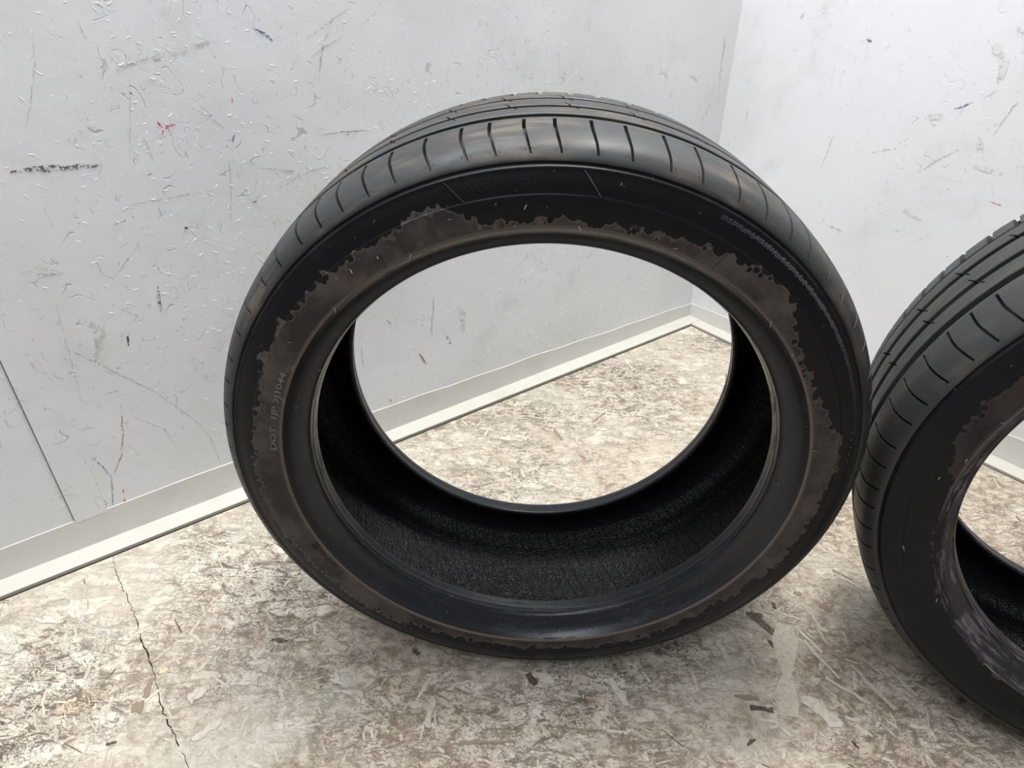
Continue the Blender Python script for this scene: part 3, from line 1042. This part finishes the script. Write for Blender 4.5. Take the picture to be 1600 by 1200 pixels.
def tyre(center, ax, e1, e2, slots, m_side, m_bead, m_tread):
    root = bpy.data.objects.new('car_tyre', None)
    COL.objects.link(root)
    root.empty_display_size = 0.1
    mw = Matrix((e1, ax, e2)).transposed().to_4x4()
    mw.translation = Vector(center) - Vector(e2) * R_OUT
    root.matrix_world = mw
    # carcass
    lathe('sidewall', smooth_prof(SIDE, 2), m_side, root)
    lathe('bead', smooth_prof(BEAD, 2), m_bead, root)
    lathe('inner_liner', smooth_prof(LIN + [(-a, r) for a, r in LIN[-2::-1]], 3), M_LINER, root)
    # fine slanting ridges moulded into the liner
    lp = smooth_prof(LIN[6:] + [(-a, r) for a, r in LIN[-2:5:-1]], 2)
    rv, rf = [], []
    n_r = 136
    for i in range(n_r):
        b = len(rv)
        for a, r in lp:
            dg = 360.0 * i / n_r - 26.0 * 360 / n_r * a
            w = 0.11
            rv += [cylp(a, r + 0.0002, dg + w), cylp(a * 0.995, r - 0.0007, dg), cylp(a, r + 0.0002, dg - w)]
        for k in range(len(lp) - 1):
            for j in range(2):
                q = b + k * 3 + j
                rf.append((q, q + 1, q + 4, q + 3))
    lr = link('liner_ridges', mesh('liner_ridges', rv, rf), M_RIDGE, root)
    lr['kind'] = 'stuff'
    bk = [(-a, r) for a, r in BEAD[::-1]]
    lathe('bead', smooth_prof(bk, 2), m_bead, root)
    lathe('sidewall', smooth_prof([(-a, r) for a, r in SIDE[::-1]], 2), M_SIDEB, root)
    # groove floor
    base = [(-0.1048, .2966)] + [(a, crown(a) - 0.0074 - 0.012 * max(0, abs(a) - 0.09)) for a in np.linspace(-0.1, 0.1, 21)] + [(0.1048, .2966)]
    lathe('tread_base', base, M_GROOVE, root, 180)
    # shoulder with blind slots
    sl = [(t, -0.1030, -0.0570, 0.00145) for t in slots]
    rows = [(-0.0512, crown(-.0512) - 0.0078), (-0.0512, crown(-.0512) - 0.0008), (-0.0522, crown(-.0522))]
    rows += [(a, crown(a)) for a in (-0.0545, -0.0567, -0.0572, -0.064, -0.070, -0.076, -0.082, -0.088, -0.092, -0.0955, -0.0985, -0.1010, -0.1027, -0.1032, -0.1045)]
    rows += [(-0.1057, .2985), (-0.1058, .2976), (-0.1048, .2966)]
    rows = rows[::-1]

    def sk(a):
        u = (-0.0585 - a) / 0.0445
        return -0.85 * u + 0.35 * math.sin(math.pi * min(1, max(0, u)))
    ring('shoulder_rib', rows, sl, sk, m_tread, root, 0.0065, lambda a: float(np.interp(a, [-0.103, -0.075, -0.0585], [0.75, 1.0, 1.05])))
    fl = [(t + 2.2, 0.0570, 0.1030, 0.0030) for t in slots]
    frow = [(0.0565, crown(.0565) - 0.0078), (0.0565, crown(.0565) - 0.0005), (0.0572, crown(.0572))] + [(a, crown(a)) for a in (0.062, 0.07, 0.078, 0.086, 0.093, 0.0985, 0.1027, 0.1032, 0.1045)] + [(0.1057, .2985), (0.1058, .2976), (0.1048, .2966)]
    ring('shoulder_rib', frow, fl, lambda a: -18 * (a - 0.0565), m_tread, root)
    # three inner ribs, nicked along the grooves
    slope = 75.0

    def sk2(a):
        return slope * a
    nA = [(slots[i] - 2.0) for i in range(0, len(slots), 2)]
    hw = 0.0008
    ring('tread_rib', rib_rows(-0.0400, -0.0164, (-0.0235,)), [(t, -0.0235, -0.015, hw) for t in nA], sk2, m_tread, root)
    nB = [(slots[i] + 1.0) for i in range(1, len(slots), 2)]
    ring('tread_rib', rib_rows(-0.0066, 0.0212, (0.002, 0.0125)), [(t, -0.008, 0.002, hw) for t in nA] + [(t, 0.0125, 0.022, hw) for t in nB], sk2, m_tread, root)
    ring('tread_rib', rib_rows(0.0310, 0.0535, (0.0400,)), [(t, 0.030, 0.0400, hw) for t in nB], sk2, m_tread, root)
    return root


def nibs(root, lst):
    for dg, r in lst:
        o = bpy.data.objects.new('rubber_nib', NIB)
        COL.objects.link(o)
        o.parent = root
        o.location = cylp(side_a(r) + 0.0003, r, dg)
        o.rotation_euler = (random.uniform(-0.9, 0.9), 0, random.uniform(-0.6, 0.6))


def fill_slots(known):
    """measured slots (descending angles) continued round the tyre with the same uneven pitch"""
    out = list(known)
    last, first = known[-1], known[0]
    gap = (last - (first - 360))
    pat = [4.3, 5.1, 4.6, 5.5, 4.9, 5.8, 4.5, 5.2]
    seq = []
    tot = 0
    i = 0
    while tot < gap - 4.9 * 0.5:
        seq.append(pat[i % len(pat)])
        tot += pat[i % len(pat)]
        i += 1
    k = gap / tot
    t = last
    for s in seq[:-1]:
        t -= s * k
        out.append(t)
    return out


SL1 = fill_slots([127.6, 123.3, 118.6, 114.1, 108.7, 103.35, 99.3, 94.46, 90.17, 85.05, 80.2, 74.6, 69.7, 63.6, 58.6, 53.5])
SL2 = fill_slots([169.29, 164.75, 159.61, 154.42, 149.97])
C1 = ((0.03278554, 0.6012424, 0.32029029), (0.02258224, 0.99961653, 0.01602584), (0.99974492, -0.02258514, 0.0), (-0.00036195, -0.01602175, 0.99987158))
C2 = ((0.68242, 0.47677, 0.32008482), (0.38026775, 0.92476016, -0.01466547), (0.92485963, -0.38030865, 0.0), (0.00557741, 0.01356351, 0.99989246))
t1 = tyre(*[Vector(q) for q in C1], SL1, M_SIDE1, M_BEAD1, M_TREAD1)
tag(t1, 'black car tyre standing upright with a ring of dried brown mud on its sidewall', 'tyre', 'used tyres standing on the floor')
t2 = tyre(*[Vector(q) for q in C2], SL2, M_SIDE2, M_BEAD2, M_TREAD2)
tag(t2, 'black car tyre with a nearly clean sidewall and dusty grey bead, turned aside', 'tyre', 'used tyres standing on the floor')

def pin_vents(root, slots):
    v, f = [], []
    for t in slots:
        for sg in (-1, 1):
            a0, th0, q = -0.1008, t - 0.75 + sg * 0.62, 0.0008
            b = len(v)
            du = math.degrees(q / 0.306)
            for aa, dd in ((-q, 0), (0, du), (q, 0), (0, -du)):
                v.append(cylp(a0 + aa - 0.0001, crown(a0 + aa) + 0.0002, th0 + dd))
            f.append((b, b + 1, b + 2, b + 3))
    o = link('pin_vents', mesh('pin_vents', v, f), M_GROOVE, root)
    o['kind'] = 'stuff'


pin_vents(t1, SL1)
# raised details of the muddy tyre
bent_text('lettering', 'DOT  1JP 3J1044', 0.0075, 174.0, 153.8, 0.2562, side_a, M_LETTER, t1)['label'] = 'raised tyre code reading DOT 1JP 3J1044'
bent_text('lettering', 'M+S', 0.0070, -148.5, -157.5, 0.2565, side_a, M_LETTER2, t1)['label'] = 'raised M+S mark half hidden by mud'
nibs(t1, [(121.5, .2625), (127.0, .2660), (107.0, .2660), (146.5, .2620), (97.0, .2520), (151.2, .2510), (85.8, .2520), (44.0, .2515), (35.2, .2515), (9.5, .2512), (160.0, .2510),
          (134.8, .2515), (116.0, .2520), (99.5, .2700), (68.5, .2530), (94.5, .2680)])
for q in ((121.0, .2640, 121.4, .2510), (147.5, .2610, 146.8, .2510), (99.2, .2720, 98.9, .2510), (10.2, .2690, 10.2, .2515), (183.5, .2700, 183.5, .2510), (60.0, .268, 60.4, .2512), (-87.0, .262, -87, .2512), (-52, .265, -52, .2512)):
    ridge_line(t1, *q, mat=M_LETTER2)
ridge_line(t1, 86.0, .2925, 83.0, .2755, 0.0009, 0.0008)
ridge_line(t1, 106.5, .2925, 104.3, .2760, 0.0009, 0.0008)
dl_ = []
for i in range(34):
    for j in range(5):
        dg = 117.5 - i * 0.92 + (0.46 if j % 2 else 0)
        r = 0.2918 - j * 0.0030
        if 108.5 > dg > 87.5 + j * 0.8 and random.random() < 0.72:
            dl_.append((dg, r))
dots(t1, 'raised_dots', dl_, 0.0007, 0.0006, M_GLOSS)
dots(t1, 'raised_dots', [(12.5 - i * 1.7, .2865) for i in range(5)] + [(q, .2745) for q in np.arange(-160, -120, 1.6)], 0.0009, 0.0008, M_NIB)


def serration(root, d0, d1, r0, r1, step, mat):
    v, f = [], []
    d = d0
    while d > d1:
        b = len(v)
        rr0 = r0 + random.uniform(0, 0.0012)
        rr1 = r1 - random.uniform(0, 0.0012)
        w = step * 0.42
        for r in (rr0, rr1):
            a = side_a(r)
            v += [cylp(a + 0.0002, r, d + w), cylp(a - 0.0006, r, d), cylp(a + 0.0002, r, d - w)]
        f += [(b, b + 1, b + 4, b + 3), (b + 1, b + 2, b + 5, b + 4)]
        d -= step
    o = link('serrated_band', mesh('serrated_band', v, f), mat, root)
    o['kind'] = 'stuff'


serration(t1, 64, 12, 0.2866, 0.2908, 0.30, NT('serration_gloss').fin((0.014, 0.014, 0.022), 0.42, None, 0.5))
nibs(t2, [(170, .2515), (160, .2515), (176, .262), (-172, .2600), (-165, .2750), (150, .2515), (-150, .2520)])
